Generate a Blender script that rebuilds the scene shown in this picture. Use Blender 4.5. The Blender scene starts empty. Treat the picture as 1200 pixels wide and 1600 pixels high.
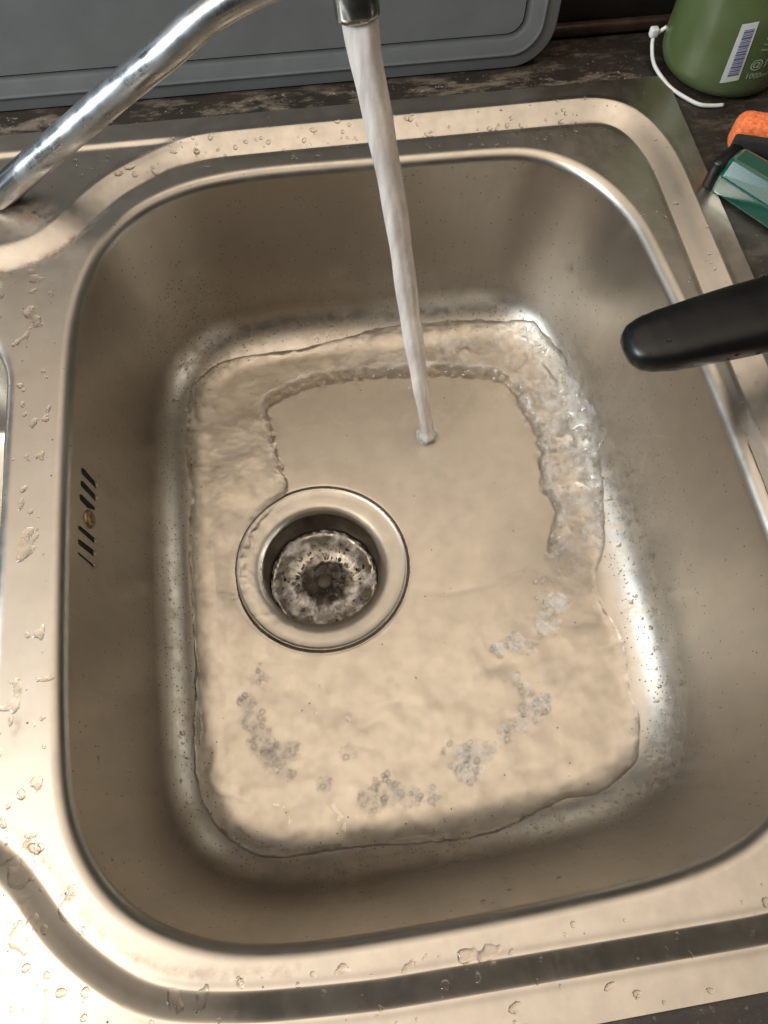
import bpy, math, random
import numpy as np
random.seed(7); RNG = np.random.default_rng(7)
SC = bpy.context.scene
COL = SC.collection
MM = 0.001

# ------------------------------------------------------------------ camera
CAM = np.array([-257.16, -424.411, 333.18])
FPX = 1174.329
def _rot(w):
    w = np.array(w); t = np.linalg.norm(w); k = w/t
    K = np.array([[0,-k[2],k[1]],[k[2],0,-k[0]],[-k[1],k[0],0]])
    return np.eye(3)+math.sin(t)*K+(1-math.cos(t))*K@K
RC = _rot((0.409, -0.049, -0.145))
def ray(u, v): return RC@np.array([(u-600)/FPX, -(v-800)/FPX, -1.0])
def U(u, v, z):                      # photo pixel -> point on the horizontal plane z (mm)
    d = ray(u, v); return CAM+(z-CAM[2])/d[2]*d
def UY(u, v, y):                     # photo pixel -> point on the upright plane y
    d = ray(u, v); return CAM+(y-CAM[1])/d[1]*d
def UD(u, v, dep): return CAM+dep*ray(u, v)
def PX(X):
    q = RC.T@(np.array(X, float)-CAM); return 600-FPX*q[0]/q[2], 800+FPX*q[1]/q[2]

cd = bpy.data.cameras.new('camera'); cam = bpy.data.objects.new('camera', cd); COL.objects.link(cam)
cd.sensor_fit = 'VERTICAL'; cd.sensor_height = 24; cd.lens = 24*FPX/1600
cd.clip_start = 0.01; cd.clip_end = 50
from mathutils import Matrix, Vector
M4 = Matrix.Identity(4)
for i in range(3):
    for j in range(3): M4[i][j] = RC[i, j]
    M4[i][3] = CAM[i]*MM
cam.matrix_world = M4
SC.camera = cam

# ------------------------------------------------------------------ world and lamps
W = bpy.data.worlds.new('World'); SC.world = W; W.use_nodes = True
nt = W.node_tree; nt.nodes.clear()
wo = nt.nodes.new('ShaderNodeOutputWorld'); wb = nt.nodes.new('ShaderNodeBackground')
tc = nt.nodes.new('ShaderNodeTexCoord'); sx = nt.nodes.new('ShaderNodeSeparateXYZ')
nt.links.new(tc.outputs['Generated'], sx.inputs[0])
# the room: pale ceiling overhead, dim wall behind the sink
ab = nt.nodes.new('ShaderNodeMath'); ab.operation = 'ABSOLUTE'; nt.links.new(sx.outputs['Y'], ab.inputs[0])
mz = nt.nodes.new('ShaderNodeMath'); mz.operation = 'MULTIPLY_ADD'; mz.inputs[1].default_value = -0.25
nt.links.new(ab.outputs[0], mz.inputs[0]); nt.links.new(sx.outputs['Z'], mz.inputs[2])
cr = nt.nodes.new('ShaderNodeValToRGB'); e = cr.color_ramp.elements
WC = np.array([1.0, .86, .715])
def stop(i, pos, v):
    k = e[i] if i < 2 else e.new(pos)
    k.position = pos; k.color = (*(WC*v/1.8), 1)
stop(0, .12, .022); stop(1, .97, 1.80)
for p_, v_ in ((.36, .03), (.50, .14), (.66, .88), (.80, 1.15)): stop(9, p_, v_)
mxx = nt.nodes.new('ShaderNodeMath'); mxx.operation = 'MAXIMUM'; mxx.inputs[1].default_value = 0; nt.links.new(sx.outputs['X'], mxx.inputs[0])
mf = nt.nodes.new('ShaderNodeMath'); mf.operation = 'MULTIPLY_ADD'; mf.inputs[1].default_value = -0.22
nt.links.new(mxx.outputs[0], mf.inputs[0]); nt.links.new(mz.outputs[0], mf.inputs[2])
nt.links.new(mf.outputs[0], cr.inputs[0]); nt.links.new(cr.outputs[0], wb.inputs[0])
wb.inputs[1].default_value = 2.06
nt.links.new(wb.outputs[0], wo.inputs[0])
def area(name, loc, target, size, power, color, sy=None):
    l = bpy.data.lights.new(name, 'AREA'); l.size = size; l.energy = power; l.color = color
    if sy: l.shape = 'RECTANGLE'; l.size_y = sy
    o = bpy.data.objects.new(name, l); COL.objects.link(o); o.location = loc
    d = Vector(target)-Vector(loc); o.rotation_euler = d.to_track_quat('-Z', 'Y').to_euler()
    return o
area('ceiling_lamp', (-1.30, -0.64, 1.50), (-0.3, -0.3, 0), 0.60, 7.5, (1.0, 0.93, 0.82))
area('side_lamp', (-1.72, -0.46, 0.86), (-0.1, -0.37, -0.1), 0.62, 38.0, (0.80, 0.90, 1.0))
SC.view_settings.view_transform = 'Standard'
try: SC.view_settings.look = 'None'
except Exception: pass
SC.view_settings.gamma = 1; SC.view_settings.exposure = 0.0
SC.cycles.use_denoising = True
SC.cycles.max_bounces = 12; SC.cycles.transmission_bounces = 10; SC.cycles.glossy_bounces = 6
SC.cycles.sample_clamp_indirect = 6.0; SC.cycles.transparent_max_bounces = 64

# ------------------------------------------------------------------ materials
def nodes(name):
    m = bpy.data.materials.new(name); m.use_nodes = True
    n = m.node_tree.nodes; L = m.node_tree.links
    return m, n, L, n['Principled BSDF']
def add(n, t, **kw):
    x = n.new(t)
    for k_, v_ in kw.items():
        try: setattr(x, k_, v_)
        except Exception: pass
    return x
def ramp(n, a, b, ca=(0,0,0,1), cb=(1,1,1,1)):
    r = n.new('ShaderNodeValToRGB'); r.color_ramp.elements[0].position = a; r.color_ramp.elements[1].position = b
    r.color_ramp.elements[0].color = ca; r.color_ramp.elements[1].color = cb; return r
def tex(n, L, kind, scale, detail=4, rough=.55, stretch=None, coord='Object'):
    t = n.new('ShaderNodeTexCoord'); mp = n.new('ShaderNodeMapping')
    L.new(t.outputs[coord], mp.inputs[0])
    if stretch: mp.inputs['Scale'].default_value = stretch
    x = n.new(kind); L.new(mp.outputs[0], x.inputs['Vector']); x.inputs['Scale'].default_value = scale
    if kind == 'ShaderNodeTexNoise': x.inputs['Detail'].default_value = detail; x.inputs['Roughness'].default_value = rough
    return x
def mixc(n, L, f, a, b):
    x = n.new('ShaderNodeMix'); x.data_type = 'RGBA'
    for sock, v in ((x.inputs['Factor'], f), (x.inputs[6], a), (x.inputs[7], b)):
        if hasattr(v, 'is_linked') or isinstance(v, bpy.types.NodeSocket): L.new(v, sock)
        else: sock.default_value = v
    return x.outputs[2]
def math_(n, L, op, a, b=None, clamp=False):
    x = n.new('ShaderNodeMath'); x.operation = op; x.use_clamp = clamp
    for i, v in enumerate((a, b)):
        if v is None: continue
        if isinstance(v, bpy.types.NodeSocket): L.new(v, x.inputs[i])
        else: x.inputs[i].default_value = v
    return x.outputs[0]

def steel(name, col=(.535, .490, .425), rough=.285, grime=True, scratch=.012):
    m, n, L, P = nodes(name)
    P.inputs['Metallic'].default_value = 1
    big = tex(n, L, 'ShaderNodeTexNoise', 14, 5)
    fine = tex(n, L, 'ShaderNodeTexNoise', 520, 3, .6, (1, .04, .3))
    mott = tex(n, L, 'ShaderNodeTexNoise', 60, 6, .65)
    runs = tex(n, L, 'ShaderNodeTexNoise', 75, 5, .65, (1, 1, .07)); rrn = ramp(n, .42, .68); L.new(runs.outputs[0], rrn.inputs[0])
    c = mixc(n, L, ramp(n, .3, .7).outputs[0], (*col, 1), (*[x*.9 for x in col], 1))
    L.new(mott.outputs[0], n[c.node.inputs['Factor'].links[0].from_node.name].inputs[0])
    r = math_(n, L, 'MULTIPLY_ADD', big.outputs[0], .14); n[r.node.name].inputs[2].default_value = rough-.07
    r2 = math_(n, L, 'MULTIPLY_ADD', fine.outputs[0], .06); L.new(r, r2.node.inputs[2])
    r3 = math_(n, L, 'MULTIPLY_ADD', rrn.outputs[0], .07); L.new(r2, r3.node.inputs[2]); r2 = r3
    c = mixc(n, L, math_(n, L, 'MULTIPLY', rrn.outputs[0], .35), c, (*[x*.80 for x in col], 1))
    bmp = add(n, 'ShaderNodeBump'); bmp.inputs['Strength'].default_value = .09; bmp.inputs['Distance'].default_value = scratch*MM
    hh = math_(n, L, 'ADD', fine.outputs[0], mott.outputs[0])
    L.new(hh, bmp.inputs['Height']); L.new(bmp.outputs[0], P.inputs['Normal'])
    if grime:
        at = add(n, 'ShaderNodeAttribute', attribute_name='grime')
        spots = tex(n, L, 'ShaderNodeTexVoronoi', 400)
        sp = ramp(n, .10, .26, (1,1,1,1), (0,0,0,1)); L.new(spots.outputs['Distance'], sp.inputs[0])
        sep = add(n, 'ShaderNodeSeparateColor'); L.new(spots.outputs['Color'], sep.inputs[0])
        clus = tex(n, L, 'ShaderNodeTexNoise', 45, 3)
        thr = math_(n, L, 'MULTIPLY', at.outputs['Fac'], clus.outputs[0])
        pick = math_(n, L, 'GREATER_THAN', math_(n, L, 'MULTIPLY', thr, 1.7), sep.outputs[0])
        speck = math_(n, L, 'MULTIPLY', sp.outputs[0], pick)
        film = tex(n, L, 'ShaderNodeTexNoise', 150, 8, .8)
        fr = ramp(n, .42, .66); L.new(film.outputs[0], fr.inputs[0])
        fm = math_(n, L, 'MULTIPLY', math_(n, L, 'MULTIPLY', fr.outputs[0], at.outputs['Fac']), .50)
        rust = add(n, 'ShaderNodeAttribute', attribute_name='rust')
        rn = tex(n, L, 'ShaderNodeTexNoise', 150, 6, .7)
        rr = ramp(n, .40, .62); L.new(rn.outputs[0], rr.inputs[0])
        rm = math_(n, L, 'MULTIPLY', rr.outputs[0], rust.outputs['Fac'], True)
        c = mixc(n, L, fm, c, (.33, .25, .14, 1))
        c = mixc(n, L, rm, c, (.20, .10, .035, 1))
        c = mixc(n, L, speck, c, (.035, .022, .012, 1))
        met = math_(n, L, 'SUBTRACT', 1.0, math_(n, L, 'MAXIMUM', speck, math_(n, L, 'MULTIPLY', math_(n, L, 'MAXIMUM', rm, fm), .6)), True)
        L.new(met, P.inputs['Metallic'])
        r2 = math_(n, L, 'ADD', r2, math_(n, L, 'MULTIPLY', math_(n, L, 'MAXIMUM', fm, rm), .25))
    L.new(c, P.inputs['Base Color']); L.new(r2, P.inputs['Roughness'])
    return m

def simple(name, col, rough=.5, metal=0, noise=None, bump=0, spec=.5):
    m, n, L, P = nodes(name)
    P.inputs['Roughness'].default_value = rough; P.inputs['Metallic'].default_value = metal
    P.inputs['Specular IOR Level'].default_value = spec
    sc_, amt = noise or (80, .15)
    t = tex(n, L, 'ShaderNodeTexNoise', sc_, 6, .65); r = ramp(n, .3, .7); L.new(t.outputs[0], r.inputs[0])
    c = mixc(n, L, r.outputs[0], (*[x*(1-amt) for x in col], 1), (*[min(1, x*(1+amt)) for x in col], 1))
    L.new(c, P.inputs['Base Color'])
    rr = math_(n, L, 'MULTIPLY_ADD', t.outputs[0], .2); rr.node.inputs[2].default_value = max(0, rough-.1); L.new(rr, P.inputs['Roughness'])
    if bump:
        b = add(n, 'ShaderNodeBump'); b.inputs['Distance'].default_value = bump*MM; b.inputs['Strength'].default_value = .6
        L.new(t.outputs[0], b.inputs['Height']); L.new(b.outputs[0], P.inputs['Normal'])
    return m

def water_mat(name, rough=.0, col=(1, .985, .96), bump=0, bs=300, froth=False):
    m, n, L, P = nodes(name); n.remove(P)
    out = n['Material Output']; g = add(n, 'ShaderNodeBsdfGlass'); g.inputs['IOR'].default_value = 1.33
    g.inputs['Roughness'].default_value = rough; g.inputs['Color'].default_value = (*col, 1)
    if bump:
        t = tex(n, L, 'ShaderNodeTexNoise', bs, 3, .6); b = add(n, 'ShaderNodeBump')
        b.inputs['Distance'].default_value = bump*MM; b.inputs['Strength'].default_value = .5
        L.new(t.outputs[0], b.inputs['Height']); L.new(b.outputs[0], g.inputs['Normal'])
    if froth:
        at = add(n, 'ShaderNodeAttribute', attribute_name='froth')
        t2 = tex(n, L, 'ShaderNodeTexNoise', 120, 4, .6); r2 = ramp(n, .34, .70); L.new(t2.outputs[0], r2.inputs[0])
        df = add(n, 'ShaderNodeBsdfDiffuse'); df.inputs['Color'].default_value = (.76, .735, .70, 1)
        mx = add(n, 'ShaderNodeMixShader')
        L.new(math_(n, L, 'MULTIPLY', at.outputs['Fac'], r2.outputs[0], True), mx.inputs[0])
        L.new(g.outputs[0], mx.inputs[1]); L.new(df.outputs[0], mx.inputs[2]); L.new(mx.outputs[0], out.inputs['Surface']); return m
    L.new(g.outputs[0], out.inputs['Surface']); return m

STEEL = steel('pressed_steel')
DRAIN = steel('drain_steel', (.525, .49, .435), .28, False, .01)
BASKET = steel('basket_steel', (.66, .62, .55), .30, False, .05)
CHROME = simple('chrome', (.72, .73, .74), .09, 1, (120, .06), .01)
def chrome_spotted():
    m, n, L, P = nodes('limescaled_chrome')
    t = tex(n, L, 'ShaderNodeTexNoise', 55, 6, .6); r = ramp(n, .40, .68); L.new(t.outputs[0], r.inputs[0])
    c = mixc(n, L, r.outputs[0], (.66, .68, .70, 1), (.42, .43, .43, 1)); L.new(c, P.inputs['Base Color'])
    P.inputs['Metallic'].default_value = 1
    rr = math_(n, L, 'MULTIPLY_ADD', r.outputs[0], .30); rr.node.inputs[2].default_value = .20; L.new(rr, P.inputs['Roughness'])
    b = add(n, 'ShaderNodeBump'); b.inputs['Distance'].default_value = .03*MM; L.new(t.outputs[0], b.inputs['Height']); L.new(b.outputs[0], P.inputs['Normal'])
    return m
CHROME_S = chrome_spotted()
WATER = water_mat('clear_water', bump=.015, bs=500, froth=True)
DROP = water_mat('droplet_water')
BLACK = simple('slot_black', (.006, .005, .004), .8)
BRASS = simple('overflow_screw', (.33, .24, .13), .45, 1, (500, .5), .25)
BOARD = simple('grey_plastic', (.145, .152, .150), .42, 0, (35, .10), .05)
PLASTIC = simple('black_plastic', (.006, .006, .006), .33, 0, (60, .3), .05, .35)
WHITE = simple('white_cord', (.62, .62, .57), .5)
ORANGE = simple('orange_sponge', (.80, .17, .055), .95, 0, (420, .45), 1.6)
SCOUR = simple('black_scourer', (.015, .014, .013), .95, 0, (900, .4), .8)
LABEL = simple('label_white', (.50, .50, .47), .5)
INK = simple('barcode_ink', (.09, .09, .19), .55)
TEXTM = simple('label_text', (.42, .47, .34), .55)

# ------------------------------------------------------------------ mesh helpers
def tag(o, label=None, cat=None, group=None, kind=None):
    if label: o['label'] = label
    if cat: o['category'] = cat
    if group: o['group'] = group
    if kind: o['kind'] = kind
    return o
def mesh_np(name, V, F, mat, parent=None, smooth=True, attrs=None):
    """V (n,3) in mm world coordinates, F (m,4) or list of tuples"""
    me = bpy.data.meshes.new(name)
    V = np.asarray(V, float)*MM
    off = np.zeros(3)
    if parent is not None: off = np.array(parent.location)
    me.from_pydata((V-off).tolist(), [], F.tolist() if hasattr(F, 'tolist') else F)
    me.materials.append(mat)
    if smooth: me.polygons.foreach_set('use_smooth', [True]*len(me.polygons))
    for k_, a in (attrs or {}).items():
        at = me.attributes.new(k_, 'FLOAT', 'POINT'); at.data.foreach_set('value', np.asarray(a, np.float32))
    me.update()
    o = bpy.data.objects.new(name, me); COL.objects.link(o)
    if parent is not None: o.parent = parent
    return o
def empty(name, loc):
    o = bpy.data.objects.new(name, None); COL.objects.link(o); o.location = [c*MM for c in loc]; o.empty_display_size = .02
    return o
def gridF(nr, nc, wrap=False):
    i = np.arange(nr-1)[:, None]; j = np.arange(nc if wrap else nc-1)[None, :]
    a = i*nc+j; b = i*nc+(j+1) % nc; c = (i+1)*nc+(j+1) % nc; d = (i+1)*nc+j
    return np.stack([a, b, c, d], -1).reshape(-1, 4)
def lathe(prof, cen, n=72, axis=(0, 0, 1)):
    ax = np.array(axis, float); ax /= np.linalg.norm(ax)
    t = np.array([1, 0, 0.]) if abs(ax[0]) < .9 else np.array([0, 1, 0.])
    x = np.cross(ax, t); x /= np.linalg.norm(x); y = np.cross(ax, x)
    th = np.linspace(0, 2*np.pi, n, endpoint=False)
    V = []
    for r, z in prof: V.append(np.array(cen)+ax*z+r*(np.cos(th)[:, None]*x+np.sin(th)[:, None]*y))
    return np.vstack(V), gridF(len(prof), n, True)
def tube(pts, rad, n=28, cap=True, flat=None, se=2):
    """flat = list of (rx, ry) factors"""
    P_ = np.array(pts, float); m = len(P_); rad = np.broadcast_to(np.array(rad, float), (m,))
    T = np.gradient(P_, axis=0); T /= np.linalg.norm(T, axis=1)[:, None]
    N = np.cross(T[0], [0, 0, 1.]); N /= np.linalg.norm(N)
    th = np.linspace(0, 2*np.pi, n, endpoint=False); V = []
    for i in range(m):
        N = N-T[i]*N.dot(T[i]); N /= np.linalg.norm(N); B = np.cross(T[i], N)
        fx, fy = flat[i] if flat is not None else (1, 1)
        ca, sa = np.cos(th), np.sin(th)
        if se != 2: ca = np.sign(ca)*abs(ca)**(2/se); sa = np.sign(sa)*abs(sa)**(2/se)
        V.append(P_[i]+rad[i]*(fx*ca[:, None]*N+fy*sa[:, None]*B))
    V = np.vstack(V); F = gridF(m, n, True).tolist()
    if cap: F += [list(range(n))[::-1], list(range((m-1)*n, m*n))]
    return V, F
def catmull(P_, n, closed=False):
    P_ = np.array(P_, float)
    Q = np.vstack([P_[-1], P_, P_[0], P_[1]]) if closed else np.vstack([2*P_[0]-P_[1], P_, 2*P_[-1]-P_[-2]])
    out = []
    seg = len(P_) if closed else len(P_)-1
    for i in range(seg):
        a, b, c, d = Q[i:i+4]
        for t in np.linspace(0, 1, 24, endpoint=False):
            out.append(.5*((2*b)+(-a+c)*t+(2*a-5*b+4*c-d)*t*t+(-a+3*b-3*c+d)*t**3))
    if not closed: out.append(P_[-1])
    out = np.array(out)
    R_ = np.vstack([out, out[0]]) if closed else out
    s = np.r_[0, np.cumsum(np.linalg.norm(np.diff(R_, axis=0), axis=1))]
    q = np.linspace(0, s[-1], n, endpoint=not closed)
    return np.stack([np.interp(q, s, R_[:, k_]) for k_ in range(R_.shape[1])], 1)
def rbox(c, size, r=2, ax=None, seg=3):
    """bevelled box"""
    import bmesh
    bm = bmesh.new(); bmesh.ops.create_cube(bm, size=1)
    for v in bm.verts: v.co = Vector((v.co.x*size[0], v.co.y*size[1], v.co.z*size[2]))
    bmesh.ops.bevel(bm, geom=bm.edges[:], offset=r, segments=seg, affect='EDGES', profile=.5)
    A = np.eye(3) if ax is None else np.array(ax)
    V = np.array([A@np.array(v.co)+np.array(c) for v in bm.verts]); F = [[v.index for v in f.verts] for f in bm.faces]
    bm.free(); return V, F
def join(parts):
    Vs = []; Fs = []; o = 0
    for V, F in parts:
        Vs.append(np.asarray(V)); Fs += [[i+o for i in f] for f in (F.tolist() if hasattr(F, 'tolist') else F)]; o += len(V)
    return np.vstack(Vs), Fs

def resample_closed(P_, n):
    R_ = np.array(list(P_)+[P_[0]], float); s = np.r_[0, np.cumsum(np.linalg.norm(np.diff(R_, axis=0), axis=1))]
    q = np.linspace(0, s[-1], n, endpoint=False); return np.stack([np.interp(q, s, R_[:, 0]), np.interp(q, s, R_[:, 1])], 1)
# noise -----------------------------------------------------------
_perm = RNG.permutation(512)
def vnoise(x, y, seed=0):
    xi = np.floor(x).astype(int); yi = np.floor(y).astype(int); fx = x-xi; fy = y-yi
    def h(a, b):
        k_ = _perm[(_perm[(a+seed*17) % 512]+b) % 512]*2*np.pi/512*7
        return np.cos(k_), np.sin(k_)
    def g(dx, dy):
        c, s = h(xi+dx, yi+dy); return c*(fx-dx)+s*(fy-dy)
    u = fx**3*(fx*(fx*6-15)+10); v = fy**3*(fy*(fy*6-15)+10)
    return ((g(0,0)*(1-u)+g(1,0)*u)*(1-v)+(g(0,1)*(1-u)+g(1,1)*u)*v)*1.4
def fbm(x, y, oct=4, seed=0, gain=.5):
    a = 1; s = 0
    for o in range(oct): s = s+a*vnoise(x*2**o, y*2**o, seed+o); a *= gain
    return s
def sst(a, b, x):
    t = np.clip((x-a)/(b-a), 0, 1); return t*t*(3-2*t)
def sdf(P_, poly, chunk=20000):
    """signed distance, positive inside"""
    A = poly; B = np.roll(poly, -1, 0); E_ = B-A; L2 = (E_**2).sum(1)+1e-12
    out = np.empty(len(P_))
    for s in range(0, len(P_), chunk):
        p = P_[s:s+chunk][:, None, :]; w = p-A
        t = np.clip((w*E_).sum(2)/L2, 0, 1); d = np.sqrt((((w-t[..., None]*E_))**2).sum(2)).min(1)
        c1 = (A[:, 1] <= p[..., 1]); c2 = (B[:, 1] > p[..., 1])
        cr_ = E_[:, 0]*w[..., 1]-E_[:, 1]*w[..., 0]
        wn = (c1 & c2 & (cr_ > 0)).sum(1)-((~c1) & (~c2) & (cr_ < 0)).sum(1)
        out[s:s+chunk] = np.where(wn != 0, d, -d)
    return out

# ------------------------------------------------------------------ the sink shape
RIM = catmull([(-150,-44),(-200,-43),(-264,-42),(-300,-45),(-322,-51),(-343,-62),(-360,-79),(-372,-100),(-379,-123),(-383,-150),(-385,-200),(-386,-256),(-386,-320),(-385,-360),(-383,-388),(-376,-412),(-361,-434),(-341,-448),(-318,-457),(-290,-461),(-256,-462),(-218,-462),(-178,-461),(-140,-459),(-110,-454),(-88,-445),(-68,-430),(-53,-408),(-44,-382),(-40,-350),(-39,-310),(-39,-260),(-40,-217),(-42,-180),(-45,-144),(-48,-115),(-55,-92),(-66,-73),(-81,-58),(-100,-48),(-122,-45)], 900, True)
def smooth_closed(P_, k_):
    w = np.hanning(2*k_+3)[1:-1]; w /= w.sum(); m = len(P_)
    return np.stack([sum(w[i]*np.roll(P_[:, d], i-k_) for i in range(2*k_+1)) for d in range(P_.shape[1])], 1)
RIM = smooth_closed(RIM, 12)
TN = np.roll(RIM, -1, 0)-np.roll(RIM, 1, 0); TN /= np.linalg.norm(TN, axis=1)[:, None]
NIN = smooth_closed(np.stack([-TN[:, 1], TN[:, 0]], 1), 10); NIN /= np.linalg.norm(NIN, axis=1)[:, None]
DR = np.array([-264.5, -254.0]); ZD = -141.2          # drain
# wall profile: offset inwards -> height
prof = [(-3-.001, -6.0)]
for a in np.radians(np.linspace(90, 8, 14)): prof.append((-3+7*math.cos(a), -13+7*math.sin(a)))
for q in np.linspace(0, 1, 20)[1:]: prof.append((3.93+q*13.62, -12.03-q*96.97))
for a in np.radians(np.linspace(188, 270, 28))[1:]: prof.append((51.2+34*math.cos(a), -104.27+34*math.sin(a)))
PO = np.array([p[0] for p in prof]); PZ = np.array([p[1] for p in prof])
RIMS = RIM[::2]
def floorz(P_, o):
    """height of the bowl surface for points whose inward offset is o"""
    z = np.interp(o, PO, PZ)
    rd = np.hypot(P_[:, 0]-DR[0], P_[:, 1]-DR[1])
    t = np.clip((o-51.2)/(np.maximum(o-51.2, 0)+np.maximum(rd-57, 0)+1e-6), 0, 1)
    return np.where(o > 51.2, -138.27+t*(ZD+138.27), z)
RECESS = smooth_closed(resample_closed([(-60,-14),(-150,-14),(-250,-14),(-300,-14.5),(-328,-20),(-361,-40),(-378,-57),(-389,-71),(-398,-80),(-410,-86),(-430,-89),(-480,-90),(-700,-90),(-770,-130),(-770,-360),(-700,-398),(-480,-396),(-430,-402),(-413,-409),(-403,-419),(-396,-428),(-387,-442),(-374,-455),(-360,-466),(-349,-472),(-336,-476),(-310,-480),(-284,-482),(-260,-483.5),(-109,-485),(-60,-483),(-30,-472),(-16,-445),(-14,-400),(-14,-200),(-14,-80),(-16,-59),(-22,-38),(-32,-23),(-45,-15.5)], 800), 5)[::2]
def deckz(P_):
    d = sdf(P_, RECESS)
    wd_ = 14-4.5*sst(-300, -430, P_[:, 1])
    e_ = np.clip(d/wd_, 0, 1); e_ = .55*e_+.45*e_*e_*(3-2*e_)
    x, y = P_[:, 0], P_[:, 1]
    tap = -1.6*sst(-14, -19, y)*sst(-300, -330, x)
    h = tap*(1-e_)-6*e_
    h -= .28*np.exp(-((d-wd_-.5)/2.0)**2)          # crease at the foot of the step
    h += .25*np.exp(-((d+.5)/2.0)**2)
    # second bowl to the left
    qx = np.abs(x+562)-(149.5-55); qy = np.abs(y+252)-(128-55)
    s = np.hypot(np.maximum(qx, 0), np.maximum(qy, 0))+np.minimum(np.maximum(qx, qy), 0)-55
    b = np.interp(-s, PO, np.where(PZ < -100, -100+(PZ+100)*.3, PZ))+6
    return h+np.where(-s > -3.2, b, 0)

root = empty('kitchen_sink', (-205, -250, 0))
tag(root, 'brushed stainless steel sink with a deep rounded bowl under the running tap', 'sink')
N = len(RIM)
rings = []; zs = []; grime = []; rust = []
# deck: rays from the rim out to the sheet's edge
BX0, BX1, BY0, BY1 = -800, 0, -500, 0
base = RIM-3.0*NIN
out = -NIN
tx = np.where(out[:, 0] > 1e-6, (BX1-base[:, 0])/np.maximum(out[:, 0], 1e-6), np.where(out[:, 0] < -1e-6, (BX0-base[:, 0])/np.minimum(out[:, 0], -1e-6), 1e9))
ty = np.where(out[:, 1] > 1e-6, (BY1-base[:, 1])/np.maximum(out[:, 1], 1e-6), np.where(out[:, 1] < -1e-6, (BY0-base[:, 1])/np.minimum(out[:, 1], -1e-6), 1e9))
Rm = np.minimum(tx, ty)
nd = 230
for q in np.linspace(1, 0, nd):
    d = q*np.minimum(Rm, 60)+np.maximum(Rm-60, 0)*sst(.55, 1, q)*q
    rings.append(base+out*d[:, None])
    if q == 1:
        for cx, cy in ((0, 0), (0, -500), (-800, 0), (-800, -500)):
            i = np.argmin(np.hypot(rings[0][:, 0]-cx, rings[0][:, 1]-cy)); rings[0][i] = (cx, cy)
deckP = np.vstack(rings); dz = deckz(deckP)
near = np.hypot(*(deckP-np.vstack([base]*nd)).T)
V = [np.c_[rings[0], np.full(N, -2.2)], np.c_[rings[0]+0*rings[0], dz[:N]-.0]]
V = [np.c_[rings[0], np.full(N, -1.9)]]+[np.c_[deckP, dz]]
nr = nd+1
def ledge(P_): return P_
for o, z in prof[1:]:
    P_ = RIM+NIN*o; V.append(np.c_[P_, np.full(N, z)]); nr += 1
last = RIM+NIN*51.2
ang = np.arctan2(last[:, 1]-DR[1], last[:, 0]-DR[0])
ring_end = DR+57.2*np.stack([np.cos(ang), np.sin(ang)], 1)
for q in np.linspace(0, 1, 60)[1:]:
    P_ = last*(1-q)+ring_end*q; o = sdf(P_, RIMS)
    V.append(np.c_[P_, floorz(P_, np.maximum(o, 51.2))]); nr += 1
V = np.vstack(V)
xy = V[:, :2]
oo = sdf(xy, RIMS)
nz = fbm(xy[:, 0]/22, xy[:, 1]/22, 3, 3)
g = 1.05*np.exp(-((oo-27)/9)**2)*np.clip(.75+.9*nz, 0, 1.6)*(V[:, 2] < -60)
g += .07*(V[:, 2] < -12)+.02
g += .6*np.exp(-(((xy[:, 0]+330)/30)**2+((xy[:, 1]+85)/30)**2))*(V[:, 2] < -60)
g += .45*np.exp(-(((xy[:, 0]+60)/18)**2+((xy[:, 1]+230)/90)**2))*(V[:, 2] < -60)
g = np.where(oo > 44, .012, g)
dR = sdf(xy, RECESS)
rs = .75*np.exp(-((dR-15)/2.5)**2)*(xy[:, 0] < -380)*(xy[:, 1] > -130)*(oo < 0)
rs += .35*np.exp(-((dR-15)/2.5)**2)*(xy[:, 0] < -290)*(oo < 0)
rs += .9*np.exp(-(((xy[:, 0]+404)/12)**2+((xy[:, 1]+66)/12)**2))*(oo < 0)
rs += .5*np.exp(-(((xy[:, 0]+402)/3)**2+((xy[:, 1]+358)/6)**2))*(oo < 0)
rs += .35*np.exp(-((oo-34)/6)**2)*np.clip(nz, 0, 1)*(V[:, 2] < -60)
body = mesh_np('steel_body', V, gridF(nr, N, True), STEEL, root, True, {'grime': g, 'rust': rs})

def wall_hit(u, v, extra=0.0):
    """where the pixel's ray meets the bowl wall"""
    d = ray(u, v); Q = CAM+np.linspace(300, 620, 1600)[:, None]*d
    o = sdf(Q[:, :2], RIMS); hit = (Q[:, 2] < -9) & (Q[:, 2] < floorz(Q[:, :2], o)+extra)
    return Q[np.argmax(hit)]
# overflow slots and screw
def Z3(pts): return [(100+a/8.89, 720+b/8.89) for a, b in pts]
slots = [[(240,95),(270,105),(430,290),(440,380),(250,180)], [(230,280),(260,280),(430,470),(435,560),(235,350)],
         [(210,470),(240,465),(430,650),(425,685),(330,660),(220,540)], [(195,900),(225,905),(420,1070),(415,1145),(200,950)],
         [(190,1090),(220,1095),(410,1240),(410,1330),(200,1160)], [(190,1270),(205,1275),(400,1440),(415,1480),(200,1300)]]
for s in slots:
    q = np.array([wall_hit(u, v, .25) for u, v in Z3(s)])
    c = q.mean(0); inw = np.array([1.0, 0, .14]); n_ = len(q)
    V2 = np.vstack([q, q+inw*.15-(q-c)*.04*[1,1,1], c[None]+inw*.05]); F2 = [[i, (i+1) % n_, n_+(i+1) % n_, n_+i] for i in range(n_)]+[[n_+i, n_+(i+1) % n_, 2*n_] for i in range(n_)]
    mesh_np('overflow_slot', V2, F2, BLACK, root, False)
    e_i = np.argsort(q[:, 0]-q[:, 1]*.0)[-2:]
    mesh_np('slot_lip', *tube(np.array([q[e_i[0]], q[e_i].mean(0)+inw*.4, q[e_i[1]]])+inw*.1+[.5, -.2, 0], [.25, .55, .25], 10), DRAIN, root)
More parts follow.
